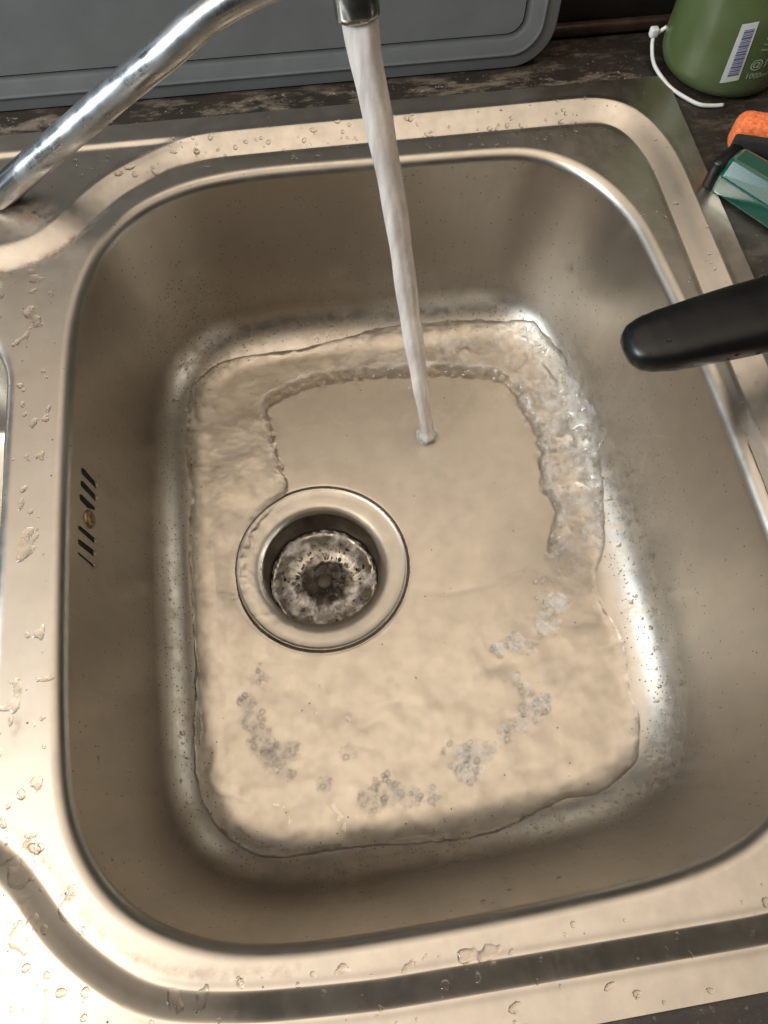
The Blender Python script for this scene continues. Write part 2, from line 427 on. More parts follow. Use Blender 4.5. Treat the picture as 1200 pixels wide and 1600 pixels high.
sc = wall_hit(139.4, 811)
V2, F2 = lathe([(0, 1.6), (1.0, 1.7), (1.1, .9), (3.6, 1.8), (4.6, 1.2), (5.2, 0), (5.2, -1)], sc, 20, (1, 0, .14))
mesh_np('overflow_screw', V2, F2, BRASS, root)

# drain: flange, cup, basket
dc = (DR[0], DR[1], ZD)
V2, F2 = lathe([(57.6, -.6), (57.5, .5), (57.0, .9), (56.3, .8), (55.6, .3), (54.5, .0), (51, -.2), (46.5, -.4), (44, -.8), (42.2, -1.6), (40.6, -3.0), (39.7, -5), (39.4, -8)], dc, 160)
mesh_np('drain_flange', V2, F2, DRAIN, root)
mesh_np('drain_seal', *lathe([(58.9, -.3), (58.6, .45), (57.9, .4), (57.3, -.2)], dc, 160), simple('dirty_seal', (.05, .032, .018), .6, 0, (300, .5)), root)
V2, F2 = lathe([(39.4, -5), (38.6, -14), (37.8, -30), (37.0, -42), (33, -47), (24, -48), (12, -48), (0, -48)], dc, 120)
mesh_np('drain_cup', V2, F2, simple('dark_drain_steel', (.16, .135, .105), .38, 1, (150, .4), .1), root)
bk = mesh_np('strainer_basket', *lathe([(36.2, -31), (35.4, -30), (33.8, -33), (30, -38), (22, -40.5), (18.5, -41), (17.5, -43), (16.8, -46)], dc, 96), BASKET, root)
hol = []
for rr_, cnt in ((21.5, 15), (26, 19), (30, 22)):
    for i in range(cnt):
        a = 2*math.pi*(i+.3*rr_)/cnt
        z0 = np.interp(rr_, [18, 22, 30], [-41, -40.5, -38])
        hol.append(lathe([(1.7, .12), (0, .14)], (DR[0]+rr_*math.cos(a), DR[1]+rr_*math.sin(a), ZD+z0+.1), 12))
V2, F2 = join(hol); h_ = mesh_np('basket_holes', V2, F2, BLACK, bk, False)
h_.location = (0, 0, 0); h_.parent = bk
h_.data.transform(Matrix.Translation(Vector(root.location)*-1))
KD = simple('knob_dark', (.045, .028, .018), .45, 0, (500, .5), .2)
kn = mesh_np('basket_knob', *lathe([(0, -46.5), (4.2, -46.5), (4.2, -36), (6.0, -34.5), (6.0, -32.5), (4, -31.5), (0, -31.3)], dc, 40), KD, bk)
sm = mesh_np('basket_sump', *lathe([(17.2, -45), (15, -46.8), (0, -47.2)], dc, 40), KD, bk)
sm.data.transform(Matrix.Translation(Vector(root.location)*-1))
kn.data.transform(Matrix.Translation(Vector(root.location)*-1))

# ------------------------------------------------------------------ water in the bowl
def UPL(pts, z): return np.array([U(u, v, z)[:2] for u, v in pts])
OUTER = catmull(np.array([wall_hit(u, v)[:2] for u, v in [(300,600),(318,585),(345,566),(400,556),(470,547),(540,528),(600,512),(660,505),(740,500),(820,500),(850,520),(880,555),(895,590),(915,620),(935,650),(945,680),(938,705),(940,735),(943,770),(944,830),(940,870),(932,890),(936,930),(955,970),(975,1010),(984,1080),(998,1120),(998,1170),(992,1195),(970,1215),(935,1240),(880,1250),(800,1290),(720,1312),(600,1322),(500,1332),(440,1342),(400,1335),(355,1310),(325,1270),(308,1220),(302,1150),(304,1050),(300,950),(295,850),(299,770),(292,730),(290,690),(295,640)]]), 420, True)
INNER = catmull(UPL([(445,770),(437,730),(425,680),(417,640),(440,622),(500,600),(580,590),(700,585),(770,592),(800,607),(822,650),(845,700),(848,760),(868,800),(862,840),(845,890),(820,930),(700,1000),(560,1040),(440,1000),(380,900),(400,820)], -139), 260, True)
st = .72
gx = np.arange(-362, -44, st); gy = np.arange(-440, -66, st)
X, Y = np.meshgrid(gx, gy); P_ = np.c_[X.ravel(), Y.ravel()]
so = sdf(P_, OUTER); si = sdf(P_, INNER); orim = sdf(P_, RIMS)
zf = floorz(P_, orim)
rd = np.hypot(P_[:, 0]-DR[0], P_[:, 1]-DR[1])
x, y = P_[:, 0], P_[:, 1]
low = sst(-262, -300, y)*sst(-100, -130, -x+(-230))          # smooth run-out towards the near side
low = sst(-255, -290, y)
jag = 2.2*vnoise(x/7, y/7, 31)+1.3*vnoise(x/3, y/3, 33)
so_ = so+.9*vnoise(x/9, y/9, 41)+.5*vnoise(x/4, y/4, 43)
band = sst(2.0+10*low, -4.5-26*low, si+jag*(1-.8*low)+low*7*vnoise(x/24, y/24, 36))                                     # 0 inside the smooth film, 1 in the ring of standing water
thick = .7+band*(5.8-1.6*low)
depth = np.clip(-138.3+thick-zf, 1.7, None)          # level surface above the curved edge of the floor
depth = np.where(band > .02, np.minimum(depth, thick), thick)
t = np.where(so_ > 0, depth*np.sqrt(np.clip(1-(1-np.clip(so_, 0, 3.4)/3.4)**2, 0, 1))+.9*sst(0, 4, so_)*np.exp(-so_/9), so_*1.3)
# waves
froth = np.exp(-(((x+84)/32)**4+((y+190)/95)**4))+.85*np.exp(-(((x+170)/85)**2+((y+100)/14)**2))
froth = np.clip(froth, 0, 1)*band
w = band*(1.9*fbm(x/22, y/22, 3, 5)+.34*fbm(x/6, y/6, 2, 9)*(1-.93*low))*(1-.25*low)
w += froth*(2.6*np.abs(fbm(x/13, y/13, 2, 12, .45))-.6+.22*vnoise(x/4.2, y/4.2, 15))
w += .8*low*np.clip(1-np.abs(vnoise(x/34+.8*vnoise(x/30, y/30, 3), y/24, 21))*2.4, 0, 1)**2*band*np.clip(.5+vnoise(x/50, y/50, 23), 0, 1)
# curved standing ripples below the film
rr_ = np.hypot(x+178, y+166)
for r0, am, wd in ((118, .55, 3.0), (146, .35, 4.0), (172, .30, 4.5), (201, .22, 5)):
    r1 = r0+5*vnoise(x/22, y/22, int(r0)); w += am*np.exp(-((rr_-r1)/wd)**2)*low*np.clip(.6+1.2*vnoise(x/40, y/40, 50+int(r0)), 0, 1)*sst(-330, -300, x)
# lip of the jump on the left and back
w += 1.0*np.exp(-((si+jag+3)/2.4)**2)*(1-low)*band
# impact crater of the jet
E_ = U(667, 680, -139.5)
ri = np.hypot(x-E_[0], y-E_[1])
w += 1.5*np.exp(-((ri-6.2)/1.5)**2)*(1+.3*vnoise(x*1.1, y*1.1, 77))+.045*np.sin(ri*.9)*np.exp(-ri/28)*(ri > 8)
w += .03*fbm(x/9, y/9, 2, 60)*(1-band)
edge = sst(0, 5, so_)
t = t+w*edge
t = np.where(so_ > .8, np.maximum(t, .35), t)
# run over the drain flange
over = sst(60, 55, rd)
t = t*(1-.55*over)
lip = np.maximum(41.5-rd, 0)
zs_ = np.where(rd < 56.5, ZD-.3, zf)
zs_ = np.where((rd >= 56.5) & (rd < 59.5), ZD+1.0, zs_)
z = zs_+t-np.where(rd < 41.5, .12*lip**2.6+.4*lip, 0)
z += 1.1*over*sst(DR[0]-5, DR[0]-35, x)*np.abs(fbm(np.arctan2(y-DR[1], x-DR[0])*4+9, rd/16, 2, 95))*sst(40, 47, rd)
z += .35*over*np.maximum(0, vnoise(np.arctan2(y-DR[1], x-DR[0])*5, rd/25, 88))*sst(40, 47, rd)
keep = (so_ > -1.2) & (rd > 38.6)
nc_, nr_ = len(gx), len(gy)
F_ = gridF(nr_, nc_); F_ = F_[keep[F_].all(1)]
used, inv = np.unique(F_.ravel(), return_inverse=True)
wv = np.c_[x, y, z][used]; wf = inv.reshape(-1, 4)
PAT = [(385,1095,14),(395,1125,18),(408,1160,22),(430,1185,22),(455,1172,16),(445,1208,13),(580,1250,20),(605,1236,22),(640,1245,17),(672,1245,14),(712,1182,18),(742,1182,22),(730,1206,18),(765,1172,12),(790,1148,13),(812,1130,15),(830,1112,18),(850,1098,14),(822,1078,10),(805,1060,7),(780,1015,12),(808,1005,16),(828,1010,13),(855,975,20),(868,945,20),(405,1060,14),(545,1175,13),(507,1225,13),(552,1122,8)]
pm = np.full(len(x), -9.0)
for u_, v_, r_ in PAT:
    c_ = U(u_, v_, -137); rm_ = r_*.43
    pm = np.maximum(pm, rm_-np.hypot(x-c_[0], y-c_[1]))
pm = pm+1.4*vnoise(x/4, y/4, 70)+.8*vnoise(x/1.9, y/1.9, 71)
patch_ = sst(-.3, 1.8, pm)
fr_ = froth*.42*np.clip(.7+.6*fbm(x/12, y/12, 2, 300), 0, 1)+.25*band*np.exp(-((si+jag+2.5)/3)**2)*(1-low)+.7*np.exp(-((ri-7.0)/1.6)**2)+.10*np.exp(-(((x+179)/7)**2+((y+183)/14)**2))
fr_ = np.maximum(fr_, patch_*.50)
pool = mesh_np('water', wv, wf, WATER, None, True, {'froth': fr_[used]})
tag(pool, 'shallow clear water rippling over the bowl floor and into the drain', 'water', kind='structure')
# turbulent water in the drain cup
gx = np.arange(-38, 38.1, .6); X, Y = np.meshgrid(gx, gx); x = X.ravel(); y = Y.ravel(); r = np.hypot(x, y); a = np.arctan2(y, x)
sw = a+.08*r
zz = ZD-29.5+3.4*fbm(x/9+np.cos(sw), y/9+np.sin(sw), 4, 100, .6)-5.5*np.exp(-(r/11)**2)+1.2*np.sin(3*sw+.3*r)*np.exp(-((r-14)/9)**2)+.6*sst(30, 36, r)
kp = r < 37.4; F_ = gridF(len(gx), len(gx)); F_ = F_[kp[F_].all(1)]
used, inv = np.unique(F_.ravel(), return_inverse=True)
fr_ = .95*sst(13, 22, r+5*vnoise(x/8, y/8, 312))*np.clip(.62+1.3*fbm(x/11+3, y/11, 3, 310), .05, 1)+.28*np.clip(fbm(x/5, y/5, 2, 314), 0, 1)
dw = mesh_np('drain_water', np.c_[x+DR[0], y+DR[1], zz][used], inv.reshape(-1, 4), WATER, None, True, {'froth': fr_[used]})
tag(dw, 'turbulent water swirling in the round drain basket', 'water', kind='structure')

# ------------------------------------------------------------------ falling stream and tap
NZ = UD(560, 28, 332)
END = U(667, 681, -140)
cl = [(562,24,56),(565,45,55),(571.5,90,50),(585.5,157,46),(598,225,41),(611,292,38),(625,380,34),(636.5,465,32),(646,529,30),(655.6,592,26),(661.5,635,22),(667,668,20),(668,680,21)]
sp_ = []; sr = []
for u, v, w_ in cl:
    ts = np.linspace(-.05, 1.02, 600); pr = np.array([PX(NZ+(END-NZ)*q)[1] for q in ts]); q = ts[np.argmin(abs(pr-v))]
    dep = -(RC.T@(NZ+(END-NZ)*q-CAM))[2]
    sp_.append(UD(u, v, dep)); sr.append(w_/2*dep/FPX)
n_ = 150
sp3 = catmull(np.c_[np.array(sp_), sr], n_)
ctr = sp3[:, :3]; ctr[-1] = END; rad = sp3[:, 3]
rad[-5:] *= [1.0, 1.03, 1.1, 1.25, 1.45]
V, F = tube(ctr, rad, 40, True)
V = V.reshape(n_, 40, 3); th = np.linspace(0, 2*np.pi, 40, endpoint=False)
for i in range(n_):
    s = i/n_
    rr2 = 1+.05*np.sin(2*th+s*3)+.03*np.sin(3*th-s*8)+.035*np.sin(th*7+s*2)*(.4+.6*s)+.03*vnoise(th*2.2, np.full(40, s*10), 5)+(.015+.035*s)*math.sin(s*40)
    V[i] = ctr[i]+(V[i]-ctr[i])*rr2[:, None]
def stream_mat():
    m, n, L, P = nodes('aerated_water')
    P.inputs['Base Color'].default_value = (.82, .755, .69, 1); P.inputs['Roughness'].default_value = .22; P.inputs['Subsurface Weight'].default_value = .12; P.inputs['Subsurface Scale'].default_value = .012
    P.inputs['IOR'].default_value = 1.33
    t_ = tex(n, L, 'ShaderNodeTexNoise', 150, 5, .6, (1, 1, .10)); r_ = ramp(n, .36, .64, (.22,)*3+(1,), (.52,)*3+(1,)); L.new(t_.outputs[0], r_.inputs[0])
    L.new(r_.outputs[0], P.inputs['Transmission Weight'])
    b = add(n, 'ShaderNodeBump'); b.inputs['Distance'].default_value = .22*MM; L.new(t_.outputs[0], b.inputs['Height']); L.new(b.outputs[0], P.inputs['Normal'])
    return m
stream = mesh_np('water_stream', V.reshape(-1, 3), F, stream_mat())
tag(stream, 'milky stream of water falling from the tap nozzle into the sink', 'running water')

tap = empty('kitchen_tap', (-432, -66, -1.6))
tag(tap, 'chrome swivel tap with water spots and a long slanting spout over the bowl', 'tap')
pth = [UD(-75, 372, 452), UD(-38, 337, 446), UD(22, 283, 430), UD(105, 212, 405), UD(185, 143, 383), UD(262, 80, 361), UD(332, 20, 348), UD(420, -26, 339), UD(490, -44, 333), UD(540, -40, 330), UD(556, -18, 331), UD(559, -2, 331.5)]
pc = catmull(pth, 110)
pw = np.interp(np.linspace(0, 1, 110), [0, .45, .62, .9, 1], [8.4, 8.2, 8.0, 7.6, 7.6])
mesh_np('spout', *tube(pc, pw, 40), CHROME_S, tap)
jd = ctr[6]-ctr[0]; jd /= np.linalg.norm(jd)
V2, F2 = lathe([(0, -16), (7.8, -16), (8.8, -15), (9.6, -12.5), (9.9, -11.5), (10.0, -3), (9.9, -1.0), (9.3, -.2), (8.4, -.1), (8.0, -1.5), (0, -1.5)], NZ, 48, jd)
mesh_np('nozzle', V2, F2, simple('worn_chrome', (.40, .41, .39), .24, 1, (160, .25), .05), tap)
bz = pth[0]
V2, F2 = lathe([(26, 0), (26, 2.5), (24.5, 4), (21, 5), (20, 9), (20, 40), (18, 46), (10, 49), (0, 49)], (bz[0]-6, bz[1]+2, -1.6), 64)
mesh_np('tap_base', V2, F2, CHROME_S, tap)

# ------------------------------------------------------------------ droplets
def caps(items, nseg=9, nring=4):
    Vs = []; Fs = []; o = 0
    th = np.linspace(0, 2*np.pi, nseg, endpoint=False)
    for p, nrm, r, h, el, dr in items:
        nrm = nrm/np.linalg.norm(nrm); a = dr-nrm*dr.dot(nrm); a /= np.linalg.norm(a); b = np.cross(nrm, a)
        wob = 1+.12*np.sin(2*th+r*50)+.08*np.sin(3*th+h*90)
        for k_ in range(nring+1):
            ph = (k_/nring)*math.pi/2; rr3 = r*math.cos(ph); hh = h*math.sin(ph)-(.15 if k_ == 0 else 0)
            Vs.append(p+rr3*(wob*np.cos(th))[:, None]*a*el+rr3*(wob*np.sin(th))[:, None]*b+hh*nrm)
        for k_ in range(nring):
            for j in range(nseg):
                Fs.append([o+k_*nseg+j, o+k_*nseg+(j+1) % nseg, o+(k_+1)*nseg+(j+1) % nseg, o+(k_+1)*nseg+j])
        Fs.append([o+nring*nseg+j for j in range(nseg)])
        o += (nring+1)*nseg
    return np.vstack(Vs), Fs
items = []
def wall_pt(i, o):
    z_ = np.interp(o, PO, PZ); p = RIM[i]+NIN[i]*o
    dz_ = (np.interp(o+.5, PO, PZ)-np.interp(o-.5, PO, PZ))
    nrm = np.array([NIN[i][0]*-dz_, NIN[i][1]*-dz_, 1.0])
    return np.array([p[0], p[1], z_]), nrm/np.linalg.norm(nrm)
WL = np.r_[0, np.cumsum(np.hypot(np.diff(PO), np.diff(PZ)))]
for k_ in range(1250):
    i = RNG.integers(N)
    if RNG.random() < .5:
        s = WL[-1]*RNG.uniform(.1, .97)
    else:
        s = WL[-1]*np.clip(RNG.normal(.84, .08), .1, .97)
    o = np.interp(s, WL, PO)
    if o > 34: continue
    p, nn = wall_pt(i, o)
    r = RNG.choice([.45, .6, .8, 1.1, 1.5], p=[.34, .3, .2, .12, .04])
    items.append((p, nn, r, r*RNG.uniform(.35, .6), 1+RNG.exponential(.25), np.array([0, 0, 1.])+RNG.normal(0, .2, 3)))
# right-hand back corner has more, larger drops
for k_ in range(170):
    i = RNG.integers(560, 800) if N == 900 else RNG.integers(N)
    s = WL[-1]*np.clip(RNG.normal(.80, .07), .2, .96); o = np.interp(s, WL, PO); p, nn = wall_pt(i, o)
    if p[0] < -120 or o > 31: continue
    r = RNG.uniform(.6, 1.5); items.append((p, nn, r, r*.6, 1+RNG.exponential(.3), np.array([0, 0, 1.])))
# deck and rim drops
cand = []
def deckdrops(n_, x0, x1, y0, y1, rmin, rmax, cond=None):
    q = np.c_[RNG.uniform(x0, x1, n_), RNG.uniform(y0, y1, n_)]
    o = sdf(q, RIMS); q = q[o < -3.5]
    if cond is not None: q = q[cond(q)]
    if not len(q): return
    z0 = deckz(q); zx = deckz(q+[.5, 0]); zy = deckz(q+[0, .5])
    for p, a_, b_, c_ in zip(q, z0, zx, zy):
        nn = np.array([-(b_-a_)*2, -(c_-a_)*2, 1.]); r = rmin+(rmax-rmin)*RNG.random()**2.5
        items.append((np.array([p[0], p[1], a_]), nn, r, r*RNG.uniform(.22, .42), 1+RNG.exponential(.35), RNG.normal(0, 1, 3)))
deckdrops(60, -412, -384, -480, -100, .6, 2.2)
deckdrops(40, -425, -370, -498, -400, .6, 2.4)
deckdrops(170, -380, -60, -42, -12, .5, 1.9)
deckdrops(70, -60, -2, -260, -10, .4, 1.3)
deckdrops(45, -40, -12, -300, -150, .5, 1.2)
deckdrops(70, -370, -60, -498, -462, .5, 2.0)
V, F = caps(items)
drops = mesh_np('water_droplets', V, F, DROP)
tag(drops, 'countless small clear droplets clinging to the steel walls and rim', 'droplets', kind='stuff')

# thin puddles lying on the steel beside the bowl
def puddle_field(name, x0, x1, y0, y1, sc_, thr, seed, label, hgt=.9, st=.6):
    gx = np.arange(x0, x1, st); gy = np.arange(y0, y1, st); X, Y = np.meshgrid(gx, gy); q = np.c_[X.ravel(), Y.ravel()]
    o = sdf(q, RIMS)
    f = fbm(q[:, 0]/sc_, q[:, 1]/(sc_*1.4), 3, seed, .45)
    m = (f-thr)*5
    ed = np.minimum.reduce([q[:, 0]-x0, x1-q[:, 0], q[:, 1]-y0, y1-q[:, 1], -o-4, np.full(len(q), 9.)])
    qx = np.abs(q[:, 0]+562)-(149.5-55); qy = np.abs(q[:, 1]+252)-(128-55)
    s2 = np.hypot(np.maximum(qx, 0), np.maximum(qy, 0))+np.minimum(np.maximum(qx, qy), 0)-55
    ed = np.minimum(ed, s2-4)
    m = m-np.clip(3-ed, 0, 9)*.8
    t_ = np.where(m > 0, hgt*1.35*(1-np.exp(-m*.95)), m*.8)
    t_ = np.maximum(t_, -.6)
    zz_ = deckz(q)+t_
    kp = (t_ > -.55)
    F_ = gridF(len(gy), len(gx)); F_ = F_[kp[F_].all(1)]
    if not len(F_): return
    used, inv = np.unique(F_.ravel(), return_inverse=True)
    o_ = mesh_np(name, np.c_[q, zz_][used], inv.reshape(-1, 4), DROP)
    tag(o_, label, 'puddle', kind='stuff')
puddle_field('puddle', -424, -388, -400, -100, 11, .37, 200, 'thin wet film of splashes on the steel strip left of the bowl', .55)
puddle_field('puddle', -440, -372, -499, -400, 13, .42, 220, 'thin wet film on the bright steel at the lower left corner', .5)
puddle_field('puddle', -345, -200, -476, -463, 9, .30, 240, 'spilt water lying along the front ledge of the bowl', .7)

# ------------------------------------------------------------------ foam
def foam_mat():
    m, n, L, P = nodes('bubble_film'); n.remove(P); out_ = n['Material Output']
    tr = add(n, 'ShaderNodeBsdfTransparent'); tr.inputs[0].default_value = (.985, .985, .985, 1)
    gl = add(n, 'ShaderNodeBsdfGlossy'); gl.inputs['Roughness'].default_value = .10; gl.inputs['Color'].default_value = (.9, .9, .9, 1)
    df = add(n, 'ShaderNodeBsdfDiffuse'); df.inputs['Color'].default_value = (.80, .79, .78, 1)
    fr = add(n, 'ShaderNodeFresnel'); fr.inputs['IOR'].default_value = 1.22
    m1 = add(n, 'ShaderNodeMixShader'); m1.inputs[0].default_value = .10; L.new(tr.outputs[0], m1.inputs[1]); L.new(df.outputs[0], m1.inputs[2])
    mx = add(n, 'ShaderNodeMixShader'); L.new(fr.outputs[0], mx.inputs[0]); L.new(m1.outputs[0], mx.inputs[1]); L.new(gl.outputs[0], mx.inputs[2])
    L.new(mx.outputs[0], out_.inputs['Surface'])
    return m
def water_z(p):
    q = np.array([[p[0], p[1]]]); o = sdf(q, RIMS); return floorz(q, o)[0]
items = []
def cluster(u, v, rpx, cnt, rmin=.6, rmax=2.2, thick=3.2):
    for k_ in range(max(2, int(cnt*.35))):
        a_ = RNG.uniform(0, 6.28); d_ = 1.2*rpx*math.sqrt(RNG.random())
        p = U(u+d_*math.cos(a_), v+d_*math.sin(a_), -136.5)
        if sdf(p[None, :2], OUTER)[0] < 2: continue
        r = rmin+(rmax-rmin)*RNG.random()**2.2
        items.append((np.array([p[0], p[1], water_z(p)+thick]), np.array([0, 0, 1.]), r, r*.85, 1.0, np.array([1., 0, 0])))
for u, v, r, c in [(385,1095,12,30),(395,1125,16,45),(408,1160,20,70),(430,1185,20,60),(455,1172,14,35),(445,1208,12,25),
                   (580,1250,18,60),(605,1232,20,60),(640,1245,16,40),(672,1245,14,30),
                   (712,1180,18,50),(742,1180,20,70),(730,1208,18,45),(765,1170,12,25),
                   (790,1148,12,25),(812,1130,14,40),(830,1112,16,50),(850,1098,13,40),(822,1078,10,25),(805,1060,8,14),
                   (780,1015,12,22),(808,1005,15,40),(828,1010,12,30),(855,975,18,40),(868,945,20,40),(850,920,16,30),
                   (405,1060,12,14),(545,1175,12,16),(507,1225,12,14),(552,1122,8,8),(400,1040,6,6)]:
    cluster(u, v, r, c, thick=2.3)
for u, v, r, c in [(640,575,34,60),(720,578,34,70),(790,610,34,70),(840,640,36,80),(870,690,38,100),(895,740,34,90),(900,800,30,70),(890,850,28,60),(870,890,26,40),(480,585,36,40),(550,572,30,30)]:
    cluster(u, v, r, c, .5, 2.3, 4.9)
V, F = caps(items, 10, 4)
fo = mesh_np('foam', V, F, foam_mat())
tag(fo, 'loose rafts of tiny soap bubbles drifting on the water', 'foam', kind='stuff')

# ------------------------------------------------------------------ worktop and wall
def worktop_mat():
    m, n, L, P = nodes('worn_dark_worktop')
    a_ = tex(n, L, 'ShaderNodeTexNoise', 22, 8, .7); b_ = tex(n, L, 'ShaderNodeTexNoise', 90, 8, .75, (.35, 1, 1)); d_ = tex(n, L, 'ShaderNodeTexNoise', 330, 5, .7)
    ra = ramp(n, .35, .7); L.new(a_.outputs[0], ra.inputs[0])
    c = mixc(n, L, ra.outputs[0], (.013, .012, .010, 1), (.034, .024, .017, 1))
    at = add(n, 'ShaderNodeAttribute', attribute_name='grime')
    rb = ramp(n, .50, .63); L.new(b_.outputs[0], rb.inputs[0])
    c = mixc(n, L, math_(n, L, 'MULTIPLY', rb.outputs[0], at.outputs['Fac'], True), c, (.16, .13, .095, 1))
    rd_ = ramp(n, .62, .72); L.new(d_.outputs[0], rd_.inputs[0])
    c = mixc(n, L, math_(n, L, 'MULTIPLY', rd_.outputs[0], at.outputs['Fac'], True), c, (.42, .38, .30, 1))
    L.new(c, P.inputs['Base Color']); P.inputs['Roughness'].default_value = .42
    bm = add(n, 'ShaderNodeBump'); bm.inputs['Distance'].default_value = .5*MM; L.new(b_.outputs[0], bm.inputs['Height']); L.new(bm.outputs[0], P.inputs['Normal'])
    return m
WM = worktop_mat()
# a sheet with the sink's cut-out, built as a frame of strips with thickness
xs = np.r_[np.arange(-860, -790, 10), -790, -770, np.linspace(-760, -20, 60), -8, np.arange(0, 420, 10)]
xs = np.unique(np.r_[xs, -795, -6]); ys = np.unique(np.r_[np.arange(-560, -496, 8), -495, np.linspace(-480, -20, 40), -6, np.arange(0, 47, 3), 46])
X, Y = np.meshgrid(xs, ys); q = np.c_[X.ravel(), Y.ravel()]
zz_ = np.full(len(q), -2.0)
F_ = gridF(len(ys), len(xs)); cx = q[F_].mean(1)
F_ = F_[~((cx[:, 0] > -795) & (cx[:, 0] < -6) & (cx[:, 1] > -495) & (cx[:, 1] < -6))]
gr = .25+1.0*np.exp(-((q[:, 1]-9)/9)**2)*(q[:, 0] < -10)+.5*np.exp(-(((q[:, 0]+60)/25)**2+((q[:, 1]-28)/12)**2))+.25*np.exp(-(((q[:, 0]-35)/30)**2+((q[:, 1]+45)/14)**2))
wt = mesh_np('worktop', np.c_[q, zz_], F_, WM, None, True, {'grime': gr})
md = wt.modifiers.new('thickness', 'SOLIDIFY'); md.thickness = .03; md.offset = -1
tag(wt, 'dark worn worktop around the steel sink', 'worktop', kind='structure')
wl = mesh_np('wall', *rbox((-220, 64, 45), (1300, 22, 130), 1), simple('dark_splashback', (.018, .014, .012), .5, 0, (25, .4), .3))
tag(wl, 'dark splashback wall behind the worktop', 'wall', kind='structure')
tr_ = mesh_np('wall_trim', *rbox((-220, 49.5, 2.0), (1298, 6, 8), 2), simple('brown_trim', (.045, .026, .016), .55, 0, (60, .6), .4))
tag(tr_, 'narrow reddish brown sealing strip where worktop meets the wall', 'trim')

# ------------------------------------------------------------------ chopping board leaning on the wall
BYY = 22.0
cb = empty('chopping_board', (-300, BYY, -2))
tag(cb, 'grey plastic chopping board standing on edge behind the sink', 'chopping board')
bl = U(0, 184, -2)[0]; br = UY(872, 12, BYY+6)[0]
def rrect(x0, x1, z0, z1, r, n=14):
    pts = []
    for cx_, cz_, a0 in ((x1-r, z0+r, -90), (x1-r, z1-r, 0), (x0+r, z1-r, 90), (x0+r, z0+r, 180)):
        for a_ in np.radians(np.linspace(a0, a0+90, n)): pts.append((cx_+r*math.cos(a_), cz_+r*math.sin(a_)))
    return np.array(pts)
lean = .05
def bpt(x_, z_, dy): return (x_, BYY+dy+(z_)*lean, z_-1.6)
def board_layers():
    X0, X1, Z1 = -470, br, 215
    lay = []
    def L_(ins, dy, r): p = rrect(X0+ins, X1-ins, 0+ins, Z1-ins, r); lay.append([bpt(a_, b_, dy) for a_, b_ in p])
    L_(0.8, 7, 26); L_(0, 6, 26); L_(0, 1.0, 26); L_(.9, 0, 25.5)
    L_(8.0, 0, 20); L_(8.8, -1.0, 19.5); L_(10.0, -1.1, 19); L_(11.0, 0, 18)
    L_(17.5, 0, 13); L_(18.2, 1.3, 12.5); L_(21.0, 1.3, 10.5); L_(22.5, .5, 10)
    n_ = len(lay[0]); V = np.array(lay).reshape(-1, 3); F = gridF(len(lay), n_, True).tolist()
    F.append(list(range(n_))); F.append(list(range((len(lay)-1)*n_, len(lay)*n_))[::-1])
    return V, F
V, F = board_layers()
bo = mesh_np('board', V, F, BOARD, cb)
bo.data.polygons[-1].use_smooth = False; bo.data.polygons[-2].use_smooth = False
try: bo.modifiers.new('ws', 'WEIGHTED_NORMAL')
except Exception: pass

# ------------------------------------------------------------------ green bottle
def bottle_mat():
    m, n, L, P = nodes('green_translucent_plastic')
    t_ = tex(n, L, 'ShaderNodeTexNoise', 18, 3); r_ = ramp(n, .35, .65, (.12, .165, .055, 1), (.19, .24, .12, 1)); L.new(t_.outputs[0], r_.inputs[0])
    L.new(r_.outputs[0], P.inputs['Base Color']); P.inputs['Roughness'].default_value = .28
    P.inputs['Transmission Weight'].default_value = .42; P.inputs['IOR'].default_value = 1.4
    P.inputs['Subsurface Weight'].default_value = .25; P.inputs['Subsurface Scale'].default_value = .01
    return m
BC = (40.0, 10.0); BR = 40.0
bt = empty('soap_bottle', (BC[0], BC[1], -2)); tag(bt, 'translucent green liquid soap bottle with barcode label at the back right corner', 'bottle')
def brad(z_): return np.interp(z_, [0, 60, 150, 175, 190, 200], [BR, BR, BR-2.5, BR-10, 20, 13])
pf = [(0, 0), (26, -.0), (34, 1.0), (38, 4), (39.6, 8)]+[(brad(z_), z_) for z_ in np.linspace(12, 200, 30)]+[(13, 214), (0, 214)]
mesh_np('bottle_body', *lathe([(r_, z_-2) for r_, z_ in pf], (BC[0], BC[1], 0), 80), bottle_mat(), bt)
mesh_np('pump_cap', *lathe([(15, 205), (15, 225), (6, 228), (6, 245), (12, 247), (12, 255), (0, 256)], (BC[0], BC[1], 0), 40), WHITE, bt)
def cyl_hit(u, v, r):
    d = ray(u, v); oc = CAM[:2]-np.array(BC); a_ = d[:2]@d[:2]; b_ = 2*oc@d[:2]; c_ = oc@oc-r*r
    D_ = b_*b_-4*a_*c_
    s = (-b_-math.sqrt(max(D_, 0)))/(2*a_); return CAM+s*d
def patch(corners, r, nu=10, nv=14):
    """corners px TL,TR,BR,BL -> patch wrapped on the bottle"""
    C_ = []
    for u, v in corners:
        h = cyl_hit(u, v, r); C_.append((math.atan2(h[1]-BC[1], h[0]-BC[0]), h[2]))
    V = []
    for j in range(nv):
        for i in range(nu):
            a_, b_ = i/(nu-1), j/(nv-1)
            th_ = (C_[0][0]*(1-a_)+C_[1][0]*a_)*(1-b_)+(C_[3][0]*(1-a_)+C_[2][0]*a_)*b_
            z_ = (C_[0][1]*(1-a_)+C_[1][1]*a_)*(1-b_)+(C_[3][1]*(1-a_)+C_[2][1]*a_)*b_
            rr = min(r, r)
            V.append((BC[0]+rr*math.cos(th_), BC[1]+rr*math.sin(th_), z_))
    return np.array(V), gridF(nv, nu), C_
LC = [(1160, 38), (1187, 33), (1154, 125), (1124, 130)]
